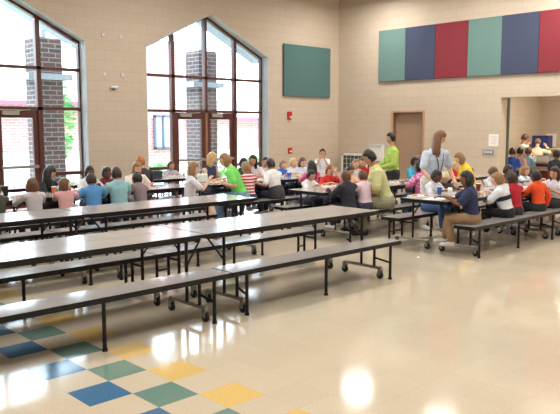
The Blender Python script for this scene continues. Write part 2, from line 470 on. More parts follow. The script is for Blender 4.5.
def foliage(n, rx, ry, rz, sz, cz, seed):
    rnd = random.Random(seed); bm = bmesh.new()
    for i in range(n):
        a = rnd.uniform(0, 2 * PI); e = rnd.uniform(-1, 1); rr = rnd.uniform(.4, 1) ** .5
        c = Vector((rx * rr * math.cos(a) * math.sqrt(1 - e * e), ry * rr * math.sin(a) * math.sqrt(1 - e * e), cz + rz * e * rr))
        q = Matrix.Rotation(rnd.uniform(0, 6.28), 3, 'Z') @ Matrix.Rotation(rnd.uniform(0, 3.14), 3, 'X')
        s = sz * rnd.uniform(.6, 1.3)
        bm.faces.new([bm.verts.new(c + q @ Vector(v)) for v in ((-s, 0, 0), (0, -s * .5, 0), (s, 0, 0), (0, s * .5, .2 * s))])
    return bm
t = empty('young_tree', (6.0, 13.0, 0), 0, 'young green tree outside the left window beside the brick pier', 'tree')
link('foliage', foliage(700, .45, .45, 1.1, .09, 1.85, 1), m_leaf, t)
bm = bmesh.new(); tube(bm, [(0, 0, -.02), (.02, 0, 1.0), (0, .02, 2.2)], [.04, .03, .015])
link('trunk', bm, mat('bark', (120, 98, 84), .9), t)
for i, (x, y, s, lab) in enumerate([(9.9, 14.0, .45, 'low green shrub under the outside window at the left'), (12.3, 14.2, .5, 'low green shrub seen through the left door of the right window'), (14.2, 14.4, .5, 'low green shrub seen through the rightmost pane of the right window')]):
    o = link('shrub', foliage(420, s * 1.3, s, s * .7, .08, s * .65, 10 + i), m_leaf)
    o.location = (x, y, 0); tag(o, lab, 'shrub', 'shrubs outside')

# ------------------------------------------------------------------ ceiling lamps
def lamp(x, y, i):
    r = empty('pendant_lamp', (x, y, 0), 0, 'round white high bay lamp hanging from the ceiling', 'lamp', 'high bay lamps')
    bm = bmesh.new(); lathe(bm, [(.37, 0), (.365, .06), (.18, .26), (.09, .34), (.09, .44), (.03, .46)], 20, (0, 0, LAMP_Z))
    link('lamp_shade', bm, m_white, r, smooth=True)
    bm = bmesh.new(); lathe(bm, [(.34, -.02), (.345, -.004)], 20, (0, 0, LAMP_Z))
    link('lens', bm, mat('lamp_lens', (255, 250, 240), .4, emit=(255, 250, 242), estr=9), r)
    bm = bmesh.new(); tube(bm, [(0, 0, LAMP_Z + .45), (0, 0, H)], [.012, .012]); link('stem', bm, m_white, r)
    ld = bpy.data.lights.new('lamp_light', 'AREA'); ld.shape = 'DISK'; ld.size = .66; ld.energy = LAMP_POWER; ld.color = (1, .975, .955)
    lo = bpy.data.objects.new('lamp_light', ld); COL.objects.link(lo); lo.parent = r; lo.location = (0, 0, LAMP_Z - .03)
for i, (x, y) in enumerate(FILL_LAMPS): lamp(x, y, i)
for x, y in ((14.3, 2.9), (14.3, .2)):
    r = empty('ceiling_panel_light', (x, y, 2.96), 0, 'square recessed light in the serving room ceiling', 'lamp', 'serving room lights')
    link('diffuser', B(-.3, .3, -.3, .3, 0, .038), mat('diffuser', (255, 250, 240), .5, emit=(255, 240, 215), estr=5), r)
    ld = bpy.data.lights.new('panel_light', 'AREA'); ld.size = .6; ld.energy = 60; ld.color = (1, .93, .82)
    lo = bpy.data.objects.new('panel_light', ld); COL.objects.link(lo); lo.parent = r; lo.location = (0, 0, -.02)

# ------------------------------------------------------------------ wall things
def fabric(name, c): return mat(name, c, .95, var=.12, scale=160)
pc = {'teal': fabric('teal_fabric', (100, 130, 124)), 'navy': fabric('navy_fabric', (64, 71, 94)), 'red': fabric('red_fabric', (128, 44, 54)), 'deep': fabric('deep_teal_fabric', (80, 112, 109))}
m_piping = mat('panel_edge', (60, 92, 92), .8)
def panel(x0, x1, y0, y1, z0, z1, key, lab, group=None):
    r = empty('acoustic_panel', ((x0 + x1) / 2, (y0 + y1) / 2, z0), 0, lab, 'wall panel', group)
    hx, hy = (x1 - x0) / 2, (y1 - y0) / 2
    link('fabric_face', B(-hx, hx, -hy, hy, 0, z1 - z0), pc[key], r, bevel=.008)
panel(9.87, 11.6, 8.44, 8.499, 2.49, 3.79, 'deep', 'large teal fabric panel alone on the wall right of the windows')
ys = [7.10, 6.257, 5.395, 4.516, 3.669, 2.815, 1.96]
labs = ['leftmost teal fabric panel of the long coloured row', 'navy blue fabric panel, second from the left in the row', 'dark red fabric panel between navy and teal ones above the door side',
        'teal fabric panel between a red and a navy one', 'navy blue fabric panel above the serving opening', 'dark red fabric panel cut by the right edge of the photo']
for i, k in enumerate(['teal', 'navy', 'red', 'teal', 'navy', 'red']):
    panel(11.94, 11.999, ys[i + 1] + .004, ys[i] - .004, 2.865, 4.15, k, labs[i], 'coloured panels in a row on the right wall')

def wall_thing(name, x, y, z, lab, cat, group=None): return empty(name, (x, y, z), 0, lab, cat, group)
m_redp = mat('signal_red', (190, 40, 36), .4)
m_grayp = mat('grey_plastic', (150, 152, 160), .5)
r = wall_thing('fire_strobe', 10.1, YA, 1.90, 'red fire alarm strobe high on the wall right of the windows', 'fire alarm')
link('housing', B(-.07, .07, -.05, 0, 0, .20), m_redp, r, bevel=.01)
bm = bmesh.new(); lathe(bm, [(.035, 0), (.03, .03), (.01, .045)], 12); bmesh.ops.rotate(bm, verts=bm.verts, cent=(0, 0, 0), matrix=Matrix.Rotation(R(90), 3, 'X')); bmesh.ops.translate(bm, verts=bm.verts, vec=(.01, -.05, .05))
link('lens', bm, m_white, r)
r = wall_thing('fire_pull_station', 10.12, YA, 1.03, 'small red fire pull station low on the wall under the strobe', 'fire alarm')
link('housing', B(-.065, .065, -.04, 0, 0, .15), m_redp, r, bevel=.008)
link('pull_handle', B(-.035, .035, -.055, -.04, .04, .075), m_white, r)
for k, (x, z, lab) in enumerate([(4.85, 3.55, 'upper left small grey wall plate between the windows'), (5.25, 3.545, 'upper right small grey wall plate between the windows'),
                                 (4.86, 2.775, 'lower left small grey wall plate above the camera'), (5.265, 2.775, 'lower right small grey wall plate above the camera')]):
    o = link('wall_plate', B(-.035, .035, -.02, 0, -.035, .035), mat('plate_grey', (200, 208, 212), .4), bevel=.005)
    o.location = (x, YA, z); tag(o, lab, 'wall plate', 'small plates between the windows')
r = wall_thing('security_camera', 5.05, YA, 2.52, 'small white bracket sensor on the wall between the windows', 'sensor')
bm = bmesh.new(); tube(bm, [(-.08, -.05, 0), (.08, -.05, 0)], [.026, .026]); link('barrel', bm, m_white, r)
link('mount', B(-.02, .02, -.04, 0, -.05, -.02), m_black, r)

r = wall_thing('paper_notice', XB, 3.81, 1.28, 'white paper notice taped on the wall left of the serving opening', 'notice')
link('sheet', B(-.006, 0, -.12, .12, 0, .27), m_paper, r)
bm = bmesh.new()
for k in range(7): box(bm, -.009, -.006, -.08, .08 - (k % 3) * .03, .05 + k * .027, .058 + k * .027)
link('printed_lines', bm, mat('faded_print', (214, 176, 176), .8), r)
r = wall_thing('wall_plate_box', XB, 3.93, 1.08, 'grey metal switch plate on the wall below the paper notice', 'switch plate')
link('plate', B(-.02, 0, -.14, .14, 0, .125), m_grayp, r, bevel=.006)
bm = bmesh.new()
for k in range(3): box(bm, -.028, -.02, -.09 + k * .07, -.06 + k * .07, .045, .08)
link('switches', bm, m_white, r)

r = wall_thing('tray_rack', XB - .12, 7.74, 0, 'white framed rack with dark slots against the right wall beside the corner', 'rack')
bm = bmesh.new()
for y in (-.42, .42): box(bm, -.1, -.07, y - .025, y + .025, 0, 1.0); box(bm, .06, .1, y - .025, y + .025, 0, 1.0)
box(bm, -.1, .1, -.445, .445, .95, 1.0); box(bm, -.1, .1, -.445, .445, .08, .12)
link('frame', bm, m_white, r)
bm = bmesh.new(); box(bm, -.06, .06, -.395, .395, .12, .95); link('dark_liner', bm, mat('rack_dark', (74, 78, 76), .6), r)
bm = bmesh.new()
for k in range(6): box(bm, -.09, -.065, -.39, .39, .2 + k * .13, .215 + k * .13)
for k in range(5): box(bm, -.085, -.065, -.27 + k * .135 - .008, -.27 + k * .135 + .008, .12, .95)
link('grid', bm, mat('rack_wire', (178, 180, 172), .5), r)
r = wall_thing('wall_cabinet', XB, 7.09, .82, 'small white box mounted on the right wall behind the lime green sweater', 'box')
link('body', B(-.16, 0, -.2, .2, 0, .42), m_white, r, bevel=.01)
link('lid', B(-.18, 0, -.21, .21, .42, .44), mat('white_lid', (205, 208, 214), .5), r)

# serving room things
r = empty('milk_cooler', (15.75, 4.45, 0), 0, 'tall dark blue cooler against the wall in the serving room', 'cooler')
link('body', B(-.15, .15, -.24, .21, 0, 1.48), mat('cooler_blue', (38, 52, 110), .35), r, bevel=.02)
link('door_panel', B(-.17, -.15, -.22, .19, .12, 1.42), mat('cooler_blue_dark', (46, 60, 124), .3), r)
link('handle', B(-.20, -.17, .14, .17, .7, 1.1), m_chrome, r)
r = empty('serving_counter', (13.9, 2.75, 0), 0, 'dark red serving counter in the kitchen opening', 'counter')
link('body', B(-.3, .3, -1.8, .85, .05, .84), mat('counter_red', (120, 34, 36), .35), r)
link('counter_top', B(-.38, .36, -1.85, .9, .84, .88), m_chrome, r, bevel=.008)
bm = bmesh.new(); tube(bm, [(-.5, -1.8, .76), (-.5, .85, .76)], [.014, .014]); tube(bm, [(-.5, -1.8, .70), (-.5, .85, .70)], [.014, .014]); tube(bm, [(-.42, -1.8, .72), (-.42, .85, .72)], [.014, .014])
for k in range(4): tube(bm, [(-.5, -1.6 + k * .78, .74), (-.3, -1.6 + k * .78, .74)], [.012, .012])
link('tray_rail', bm, m_chrome, r)
r = empty('sneeze_guard_shelf', (14.0, 2.85, .88), 0, 'tan shelf on posts above the red serving counter', 'shelf')
link('shelf_board', B(-.2, .2, -1.6, .55, .28, .31), mat('tan_shelf', (196, 170, 120), .5), r)
bm = bmesh.new()
for y in (-1.5, -.5, .5): tube(bm, [(0, y, 0), (0, y, .28)], [.015, .015])
link('posts', bm, m_chrome, r)
r = empty('notice_board_sheet', (16.39, 4.5, 1.16), 0, 'white sheet on the kitchen wall right of the blue cooler', 'notice')
link('sheet', B(-.01, 0, -.16, .12, 0, .36), m_paper, r)
r = empty('menu_monitor', (14.0, 2.9, 1.19), 0, 'black box shaped monitor on the kitchen shelf at the right edge', 'monitor')
link('case', B(-.1, .1, -.2, .14, .05, .33), m_black, r, bevel=.01); link('stand', B(-.08, .08, -.08, .08, 0, .05), m_black, r)
for k, (y, h, c, lab) in enumerate([(3.42, .14, (235, 232, 225), 'white food pan at the left end of the serving counter'), (3.08, .10, (225, 222, 210), 'shallow cream food pan behind the first pan on the counter'), (2.74, .16, (236, 236, 234), 'stack of white trays on the serving counter near the frame edge')]):
    r = empty('food_pan', (13.72, y, .88), 0, lab, 'pan', 'pans on the serving counter')
    link('pan', B(-.13, .13, -.13, .13, 0, h), mat('pan_%d' % k, c, .4), r, bevel=.015)
    link('rim', B(-.15, .15, -.15, .15, h, h + .012), m_chrome, r)

# ------------------------------------------------------------------ folding cafeteria tables
BL, TL = 2.52, 2.585
def make_table():
    root = empty('cafeteria_table')
    for s in (-1, 1):
        a, b = sorted((s * .006, s * TL))
        bm = bmesh.new(); box(bm, a + .004, b - .004, -.374, -.003, .722, .737); box(bm, a + .004, b - .004, .003, .374, .722, .737)
        tt = link('table_top', bm, m_top, root)
        bm = bmesh.new(); box(bm, a, b, -.38, .38, .700, .7345); link('edge_trim', bm, m_black, tt)
        bm = bmesh.new()
        a2, b2 = sorted((s * .05, s * (TL - .05)))
        for y in (-.355, .33): box(bm, a2, b2, y, y + .025, .680, .70)
        box(bm, a2, a2 + .025, -.33, .33, .680, .70); box(bm, b2 - .025, b2, -.33, .33, .680, .70)
        link('under_rail', bm, m_black, tt)
        for e in (-1, 1):
            a3, b3 = sorted((s * .006, s * BL)); y0, y1 = sorted((e * .445, e * .755))
            bm = bmesh.new(); box(bm, a3 + .004, b3 - .004, y0 + .005, y1 - .005, .418, .43)
            bn = link('bench_seat', bm, m_top, root)
            bm = bmesh.new(); box(bm, a3, b3, y0, y1, .384, .428); link('edge_trim', bm, m_black, bn)
            for lx in (.19, 1.27, 2.35):
                bm = bmesh.new(); tube(bm, [(s * lx, e * .735, .39), (s * lx, e * .735, .03)], [.0165, .0165], 10)
                tube(bm, [(s * lx, e * .735, .032), (s * lx, e * .735, 0)], [.017, .024], 10)
                link('leg', bm, m_black, bn, smooth=False)
    for s in (-1, 1):
        for fx in (.22, 2.28):
            for e in (-1, 1):
                x = s * fx
                bm = bmesh.new()
                tube(bm, [(x, e * .37, .12), (x, e * .37, .69)], [.016, .016], 8)
                tube(bm, [(x, e * .56, .12), (x, e * .56, .39)], [.016, .016], 8)
                tube(bm, [(x, e * .37, .35), (x, e * .56, .35)], [.012, .012], 8)
                lx = s * (.19 if fx < 1 else 2.35)
                tube(bm, [(x, e * .56, .235), (lx, e * .735, .19)], [.012, .012], 8)
                dx = -s * .22
                tube(bm, [(x, e * .37, .46), (x + dx * (.9 if fx > 1 else .8), e * .345, .69)], [.010, .010], 8)
                fr = link('support_frame', bm, m_black, root)
                bm = bmesh.new(); tube(bm, [(x, e * .10, .125), (x, e * .66, .125)], [.019, .019], 8)
                link('base_bar', bm, m_steel, fr)
                for yy in (.12, .645):
                    bm = bmesh.new()
                    c = Vector((x + s * .0, e * yy, .042))
                    bm2 = bmesh.new()
                    lathe(bm, [(.030, -.017), (.042, -.012), (.042, .012), (.030, .017)], 14)
                    M = Matrix.Translation(c) @ Matrix.Rotation(R(90), 4, 'Y')
                    bmesh.ops.transform(bm, matrix=M, verts=bm.verts)
                    n0 = len(bm.faces)
                    box(bm, c.x - .026, c.x - .020, c.y - .018, c.y + .018, .042, .115, 1); box(bm, c.x + .020, c.x + .026, c.y - .018, c.y + .018, .042, .115, 1)
                    box(bm, c.x - .026, c.x + .026, c.y - .02, c.y + .02, .098, .115, 1)
                    bm2.free()
                    link('caster', bm, [m_rubber, m_hub], fr)
    return root

def tree_copy(o, parent=None):
    c = o.copy(); COL.objects.link(c)
    if parent: c.parent = parent
    for ch in list(o.children): tree_copy(ch, c)
    return c

TABLES = [(1.57, 1.315, 'long folding lunch table with grey top, nearest the camera, empty'),
          (1.50, 3.40, 'empty grey lunch table directly behind the nearest one'),
          (2.02, 5.46, 'lunch table at the left below the windows where the blue shirt boys sit'),
          (3.35, 7.05, 'lunch table farthest left against the right window where one small child sits'),
          (8.12, 1.26, 'lunch table at the right edge with the navy dress girl at its end'),
          (7.85, 3.25, 'lunch table in the middle with the man in the yellow shirt'),
          (7.48, 5.47, 'lunch table near the far corner with the green shirt woman at its end')]
proto = make_table()
for i, (x, y, lab) in enumerate(TABLES):
    o = proto if i == 0 else tree_copy(proto)
    o.location = (x, y, 0)
    tag(o, lab, 'table', 'folding cafeteria tables with benches')

# ------------------------------------------------------------------ people
SK = {'fair': (224, 178, 152), 'tan': (202, 150, 118), 'brown': (134, 86, 62), 'dark': (104, 66, 48), 'olive': (186, 132, 96)}
HR = {'black': (26, 22, 24), 'dkbrown': (52, 36, 30), 'brown': (98, 66, 44), 'ltbrown': (150, 112, 74), 'blond': (206, 172, 116), 'paleblond': (222, 200, 156), 'auburn': (140, 76, 42), 'chestnut': (124, 84, 54), 'orange': (178, 104, 52)}
m_shoe_w = mat('shoe_white', (220, 220, 222), .6); m_shoe_d = mat('shoe_dark', (40, 38, 42), .6)
m_eye = mat('eye_dark', (24, 18, 16), .2); m_lip = mat('lip', (160, 84, 78), .5); m_teeth = m_white
def skin(k): return mat('skin_' + k, SK[k], .5, var=.04)
def hairm(k): return mat('hair_' + k, HR[k], .45, var=.22, scale=45)
def cloth(c, stripes=None):
    return mat('cloth_%d_%d_%d%s' % (c + ('s' if stripes else '',)), c, .85, var=.09, scale=14, stripes=stripes, crease=.55, flowers=(250, 196, 222) if c == (222, 112, 166) else None)

PENDING = []     # (object, voxel, extra bmesh to join afterwards)

def head_bm(h, adult):
    """head of height h centred on origin, face to +Y"""
    bm = bmesh.new()
    w, d, hh = h * .335, h * .41, h * .5
    bmesh.ops.create_uvsphere(bm, u_segments=24, v_segments=16, radius=1)
    for v in bm.verts:
        x, y, z = v.co
        t = max(0, -z)
        sx = 1 - .34 * t ** 1.6; sy = 1 - .22 * t
        v.co = Vector((x * w * sx, y * d * sy + (.10 * d * t if y > 0 else .16 * d * t), z * hh))
        if y > .3: v.co.y -= .06 * d * max(0, (.35 - abs(z - .12)) / .35) * (1 - abs(x))     # brow / eye hollow
    # nose
    ball(bm, (0, d * .97, -h * .06), (h * .045, h * .06, h * .05), 8, 6)
    ball(bm, (0, d * .93, h * .0), (h * .028, h * .045, h * .08), 8, 6)
    for s in (-1, 1): ball(bm, (s * w * .97, -.05 * d, -h * .04), (h * .03, h * .06, h * .09), 8, 6)
    for f in bm.faces: f.smooth = True
    return bm

def hair_bm(h, style, seed=0):
    bm = bmesh.new(); rnd = random.Random(seed)
    w, d, hh = h * .335, h * .41, h * .5
    L = {'short': 0, 'bob': .45, 'mid': .85, 'long': 1.35, 'crop': 0, 'bowl': .05}.get(style, 0)
    off = {'crop': 1.06, 'short': 1.11, 'bowl': 1.18}.get(style, 1.16)
    bmesh.ops.create_uvsphere(bm, u_segments=24, v_segments=18, radius=1)
    for v in bm.verts:
        x, y, z = v.co
        az = abs(math.atan2(x, y))              # 0 = front
        el = math.asin(max(-1, min(1, z)))
        hl = {'bowl': .42}.get(style, .62)
        face = (az < 1.05 and el < hl - .25 * az) or (az < 1.55 and el < (-.15 if L == 0 else .1))
        if L == 0 and el < -.55: face = True
        t = max(0, -z)
        if face and not (L > 0 and az > (1.3 if L > 1 else 1.2)):
            v.co = Vector((x * w * .85, y * d * .8, z * hh * (.8 if L == 0 else .7)))
        elif L > 0 and z < .1:
            k = (.1 - z) / 1.1
            rad = max(math.sqrt(x * x + y * y), (1.0 if L > 1 else .85) if k < .85 else .5)
            ux, uy = math.sin(math.atan2(x, y)), math.cos(math.atan2(x, y))
            yy = min(uy, .2) if k > .05 else uy
            v.co = Vector((ux * rad * w * ((1.42 if L > 1 else 1.25) + .14 * math.sin(k * 3)), (yy * rad * d * (1.12 + (.45 * k if L > 1 else 0))) - d * .12 * k, .05 * hh - h * L * k * 1.0 - (.1 * h * k)))
        else:
            v.co = Vector((x * w * off * 1.02, y * d * off - d * .02, z * hh * off))
        n = noise.noise(Vector((v.co.x * 40 + seed, v.co.y * 40, v.co.z * 12)))
        v.co *= 1 + .06 * n
    for f in bm.faces: f.smooth = True
    return bm

def hand_mesh(bm, wrist, d, up, S, side, curl=.5):
    """palm + four bent fingers + thumb. d: pointing direction, up: back-of-hand normal"""
    d = d.normalized(); up = (up - d * up.dot(d)).normalized(); la = d.cross(up) * side
    L = .105 * S
    pw = .024 * S
    tube(bm, [wrist - d * .01 * S, wrist + d * .02 * S, wrist + d * .05 * S], [(.015 * S, .012 * S), (pw, .010 * S), (pw * .95, .008 * S)], 8, lat=la)
    for k, (o, l) in enumerate([(-.75, .8), (-.25, .95), (.25, 1.0), (.75, .9)]):
        b = wrist + d * .048 * S + la * (o * pw)
        l_ = l * .046 * S
        p1 = b + d * l_ * .5 - up * l_ * .12 * curl; p2 = p1 + d * l_ * .32 - up * l_ * .35 * curl; p3 = p2 + d * l_ * .12 - up * l_ * .35 * curl
        tube(bm, [b - d * .006 * S, p1, p2, p3], [.0055 * S, .0052 * S, .0046 * S, .003 * S], 6)
    b = wrist + d * .018 * S + la * pw * .8
    tube(bm, [b, b + (d * .6 + la * .8).normalized() * .022 * S, b + (d * .9 + la * .6).normalized() * .042 * S - up * .006 * S], [.008 * S, .0065 * S, .004 * S], 6)

def ik(s, t, l1, l2, pole):
    v = t - s; D = v.length; Dm = (l1 + l2) * .985
    if D > Dm: t = s + v * (Dm / D); v = t - s; D = Dm
    D = max(D, abs(l1 - l2) + .01)
    a = (l1 * l1 - l2 * l2 + D * D) / (2 * D)
    hgt = math.sqrt(max(l1 * l1 - a * a, 1e-6))
    n = v.normalized(); p = pole - n * pole.dot(n); p.normalize()
    return s + n * a + p * hgt, t

def person(x, y, top, face, label, skin_k='fair', hair=('brown', 'short'), shirt=(200, 200, 200), pants=(60, 60, 80), sleeve='short', legs='long',
           adult=False, pose='sit', lean=8, yaw=0, nod=8, hands=None, seat=.43, side_lean=0, stripes=None, band=None, shoes='white', extra=None, group=None, build=1.0, turn=0, dangle=True):
    """face: world heading in degrees the body faces (0 = +Y, 90 = +X, 180 = -Y)."""
    root = empty('person', (x, y, 0), -R(face), label, 'person', group)
    ln = R(lean); sl = R(side_lean)
    if pose == 'sit': Sx = (top - seat) / (.53 if not adult else .525); Sx /= (.35 + .65 * math.cos(ln))
    else: Sx = top / (.12 + .88 * (.53 + .47 * math.cos(ln))) if lean else top
    S_ = Sx
    h = S_ * (.172 if not adult else .137) if pose == 'sit' or not adult else S_ * .137
    if not adult: h = min(max(h, .185), .215)
    hipz = seat + .055 * S_ if pose == 'sit' else .50 * S_
    bw = build
    hip = Vector((0, 0, hipz))
    RM = Matrix.Rotation(sl, 3, 'Y') @ Matrix.Rotation(-ln, 3, 'X')
    def up(vx, vy, vz): return hip + RM @ Vector((vx * S_, vy * S_, vz * S_))
    shz = .285
    sp = [up(0, 0, -.01), up(0, .006, .07), up(0, .004, .15), up(0, .0, .23), up(0, -.006, shz)]
    neck0 = up(0, -.008, shz + .015); hd = up(0, .01, .47 if adult else .47)
    headtop_off = (.53 - .055) if pose == 'sit' else .50
    hc = hip + RM @ Vector((0, .012 * S_, headtop_off * S_ - h * .5))
    neck1 = hc - RM @ Vector((0, .01 * S_, h * .32))
    # torso radii (lateral, depth)
    tor = [(.092 * bw, .068 * bw), (.083 * bw, .060 * bw), (.086 * bw, .062 * bw), (.098 * bw, .062 * bw), (.080 * bw, .045 * bw)]
    tor = [(a * S_, b * S_) for a, b in tor]
    lat = RM @ Vector((1, 0, 0))
    body = bmesh.new()
    capsule(body, sp, tor, 14, lat)
    capsule(body, [neck0, neck1], [.033 * S_ * (1.12 if adult else 1.05), .029 * S_ * (1.12 if adult else 1.05)], 10)
    shirt_b = bmesh.new(); g = .011
    capsule(shirt_b, sp, [(a + g, b + g) for a, b in tor], 14, lat)
    pant_b = bmesh.new()
    capsule(pant_b, [sp[0] - Vector((0, 0, .012 * S_)), sp[0] + (sp[1] - sp[0]) * .35], [(tor[0][0] + g * 1.15, tor[0][1] + g * 1.15)] * 2, 14, Vector((1, 0, 0)))
    arms = []
    # arms
    if hands is None: hands = [(-.16, .30, .77), (.14, .33, .77)] if pose == 'sit' else [(-.2, .08, .42 * S_), (.2, .08, .42 * S_)]
    extra_b = bmesh.new()
    for s, tgt in zip((-1, 1), hands):
        sh = up(s * .108 * bw, -.004, shz - .018)
        l1, l2 = .172 * S_, .15 * S_
        t = Vector(tgt)
        el, wr = ik(sh, t, l1, l2, Vector((s * .55, -.25, -.8)))
        r1 = .027 * S_ * bw; r2 = .022 * S_; r3 = .0155 * S_
        capsule(body, [up(s * .07, -.004, shz - .02), sh, sh.lerp(el, .5), el, el.lerp(wr, .45), wr], [.036 * S_, .034 * S_, r1, r2, r2 * .95, r3], 10)
        dd = (wr - el)
        hd_dir = dd.normalized()
        if wr.z < .86 and pose == 'sit': hd_dir = Vector((hd_dir.x, hd_dir.y, hd_dir.z * .3 - .05))
        hand_mesh(extra_b, wr, hd_dir, Vector((0, 0, 1)) if abs(hd_dir.normalized().z) < .8 else Vector((0, 1, 0)), S_ * 1.05, -s)
        if sleeve == 'long': pts = [up(s * .07, -.004, shz - .02), sh, sh.lerp(el, .5), el, el.lerp(wr, .5), el.lerp(wr, .88)]; rr = [.036, .036, .03, .027, .024, .021]
        elif sleeve == 'short': pts = [up(s * .07, -.004, shz - .02), sh, sh.lerp(el, .45), sh.lerp(el, .72)]; rr = [.036, .037, .034, .035]
        else: pts = [up(s * .05, -.004, shz - .02), up(s * .085, -.004, shz - .01)]; rr = [.036, .03]
        capsule(shirt_b, pts, [r * S_ * bw + g * .8 for r in rr], 10)
    # legs
    thigh, shin = .245 * S_, .235 * S_
    for s in (-1, 1):
        hp = hip + Vector((s * .055 * S_ * bw, 0, -.005 * S_))
        if pose == 'sit':
            kn = hp + Vector((s * .03 * S_, thigh, .0))
            fz = max(.055, kn.z - shin * .97)
            kn.z = max(kn.z, .0)
            if adult and kn.z - shin < .06: kn.z = min(kn.z, .06 + shin); fz = .06
            an = Vector((kn.x, kn.y - (.05 if s < 0 else -.02) * S_, fz))
        else:
            kn = hp + Vector((s * .012, .02, -thigh)); an = Vector((kn.x + s * .01, -.01 + (.06 if s < 0 else -.03) * S_, .065))
        capsule(body, [hp, hp.lerp(kn, .5), kn, kn.lerp(an, .35), an], [.056 * S_, .047 * S_, .034 * S_, .033 * S_, .020 * S_], 10)
        toe = an + Vector((s * .012, .085 * S_, -.03)); toe.z = max(toe.z, .03)
        capsule(body, [an, toe], [.02 * S_, .016 * S_], 8)
        if legs == 'long': pts = [hp, hp.lerp(kn, .5), kn, kn.lerp(an, .35), kn.lerp(an, .92)]; rr = [.062, .055, .044, .042, .034]
        elif legs == 'shorts': pts = [hp, hp.lerp(kn, .5), hp.lerp(kn, .88)]; rr = [.062, .058, .052]
        else: pts = [hp, hp.lerp(kn, .5), hp.lerp(kn, .9)]; rr = [.066, .066, .064]
        capsule(pant_b, pts, [r * S_ * (1.0 if bw < 1.1 else 1.06) + .004 for r in rr], 10)
        shoe_b = bmesh.new()
        cz = an + Vector((0, 0, -.03 * S_ / 1.1)); cz.z = max(cz.z, .036)
        tz = toe + Vector((0, .02 * S_, -.0)); tz.z = max(.03, cz.z - .008)
        tube(shoe_b, [cz + Vector((0, -.035 * S_, 0)), cz + Vector((0, -.02 * S_, .004)), cz.lerp(tz, .35) + Vector((0, 0, .006)), cz.lerp(tz, .8), tz, tz + Vector((0, .012 * S_, -.004))],
             [(.016 * S_, .018 * S_), (.026 * S_, .030 * S_), (.027 * S_, .028 * S_), (.030 * S_, .022 * S_), (.026 * S_, .018 * S_), (.012 * S_, .010 * S_)], 10, lat=(1, 0, 0))
        link('shoe', shoe_b, m_shoe_w if shoes == 'white' else m_shoe_d, root, smooth=True)
    if legs == 'skirt':
        if pose == 'sit':
            capsule(pant_b, [hip + Vector((0, .03 * S_, 0)), hip + Vector((0, .12 * S_, 0)), hip + Vector((0, thigh * .86, 0))], [(.11 * S_, .07 * S_), (.13 * S_, .072 * S_), (.14 * S_, .065 * S_)], 14, (1, 0, 0))
        else:
            tube(pant_b, [hip + Vector((0, 0, .06 * S_)), hip, hip + Vector((0, 0, -.12 * S_)), hip + Vector((0, .01, -.30 * S_))], [(.095 * S_, .075 * S_), (.12 * S_, .095 * S_), (.14 * S_, .115 * S_), (.17 * S_, .14 * S_)], 18, (1, 0, 0))
    hcol, hst = hair
    L_hang = 1 if hst.split('+')[0] in ('bob', 'mid', 'long') else 0
    # head joined to the body
    HM = Matrix.Translation(hc) @ (RM.to_4x4() if True else Matrix()) @ Matrix.Rotation(-R(yaw), 4, 'Z') @ Matrix.Rotation(R(-nod + lean * .6), 4, 'X')
    hb = head_bm(h, adult); bmesh.ops.transform(hb, matrix=HM, verts=hb.verts)
    tmp = bpy.data.meshes.new('t'); hb.to_mesh(tmp); hb.free(); extra_b.from_mesh(tmp); bpy.data.meshes.remove(tmp)
    vx = .0135 if not adult else .016
    b_o = link('body', body, skin(skin_k), root); PENDING.append((b_o, vx, extra_b))
    s_o = link('shirt', shirt_b, cloth(shirt, stripes), root); PENDING.append((s_o, vx, None))
    p_o = link('trousers' if legs == 'long' else ('shorts' if legs == 'shorts' else 'skirt'), pant_b, cloth(pants), root); PENDING.append((p_o, vx, None))
    HY = Matrix.Translation(hc) @ Matrix.Rotation(-R(yaw), 4, 'Z')
    def onhead(name, bm, m, sm=True):
        if name == 'hair' and L_hang > 0:
            for v in bm.verts:
                k = min(1, max(0, (-v.co.z / h + .05) / .45)); k = k * k * (3 - 2 * k)
                v.co = (HM @ v.co).lerp(HY @ v.co, k)
        else: bmesh.ops.transform(bm, matrix=HM, verts=bm.verts)
        return link(name, bm, m, root, smooth=sm)
    ho = onhead('hair', hair_bm(h, hst.split('+')[0], int(abs(x * 100))), hairm(hcol))
    w, d = h * .335, h * .41
    bm = bmesh.new()
    for s in (-1, 1): ball(bm, (s * w * .42, d * .86, h * .045), (h * .045, h * .02, h * .028), 8, 6)
    onhead('eyes', bm, m_eye)
    bm = bmesh.new(); ball(bm, (0, d * .86, -h * .21), (h * .10, h * .03, h * .022), 8, 6); onhead('mouth', bm, m_lip)
    bm = bmesh.new()
    for s in (-1, 1): ball(bm, (s * w * .44, d * .885, h * .12), (h * .065, h * .02, h * .012), 8, 6)
    onhead('eyebrows', bm, hairm(hcol))
    if '+pony' in hst:
        bm = bmesh.new(); tube(bm, [(0, -d * .95, h * .15), (0, -d * 1.35, h * .12), (0, -d * 1.5, -h * .25), (0, -d * 1.35, -h * .7)], [.02, .038, .034, .01], 10)
        onhead('ponytail', bm, hairm(hcol))
    if '+puffs' in hst:
        bm = bmesh.new()
        for (a, b, c) in ((-.9, -.3, .32), (.9, -.3, .32), (-.5, -.9, .1), (.5, -.9, .1), (0, -.4, .55)):
            ball(bm, (a * w, b * d, c * h), (h * .13, h * .13, h * .13), 8, 6)
        onhead('hair_puffs', bm, hairm(hcol))
        bm = bmesh.new()
        for (a, b, c) in ((-.75, -.25, .27), (.75, -.25, .27), (-.42, -.8, .12), (.42, -.8, .12), (.1, -.55, .46)):
            ball(bm, (a * w * 1.05, b * d * 1.25, c * h * 1.25), (h * .06, h * .06, h * .06), 6, 5)
        onhead('hair_ties', bm, m_white)
    if '+bow' in hst:
        bm = bmesh.new()
        for s in (-1, 1): ball(bm, (w * .5 + s * h * .1, 0, h * .5), (h * .11, h * .05, h * .08), 8, 6)
        onhead('hair_bow', bm, m_white)
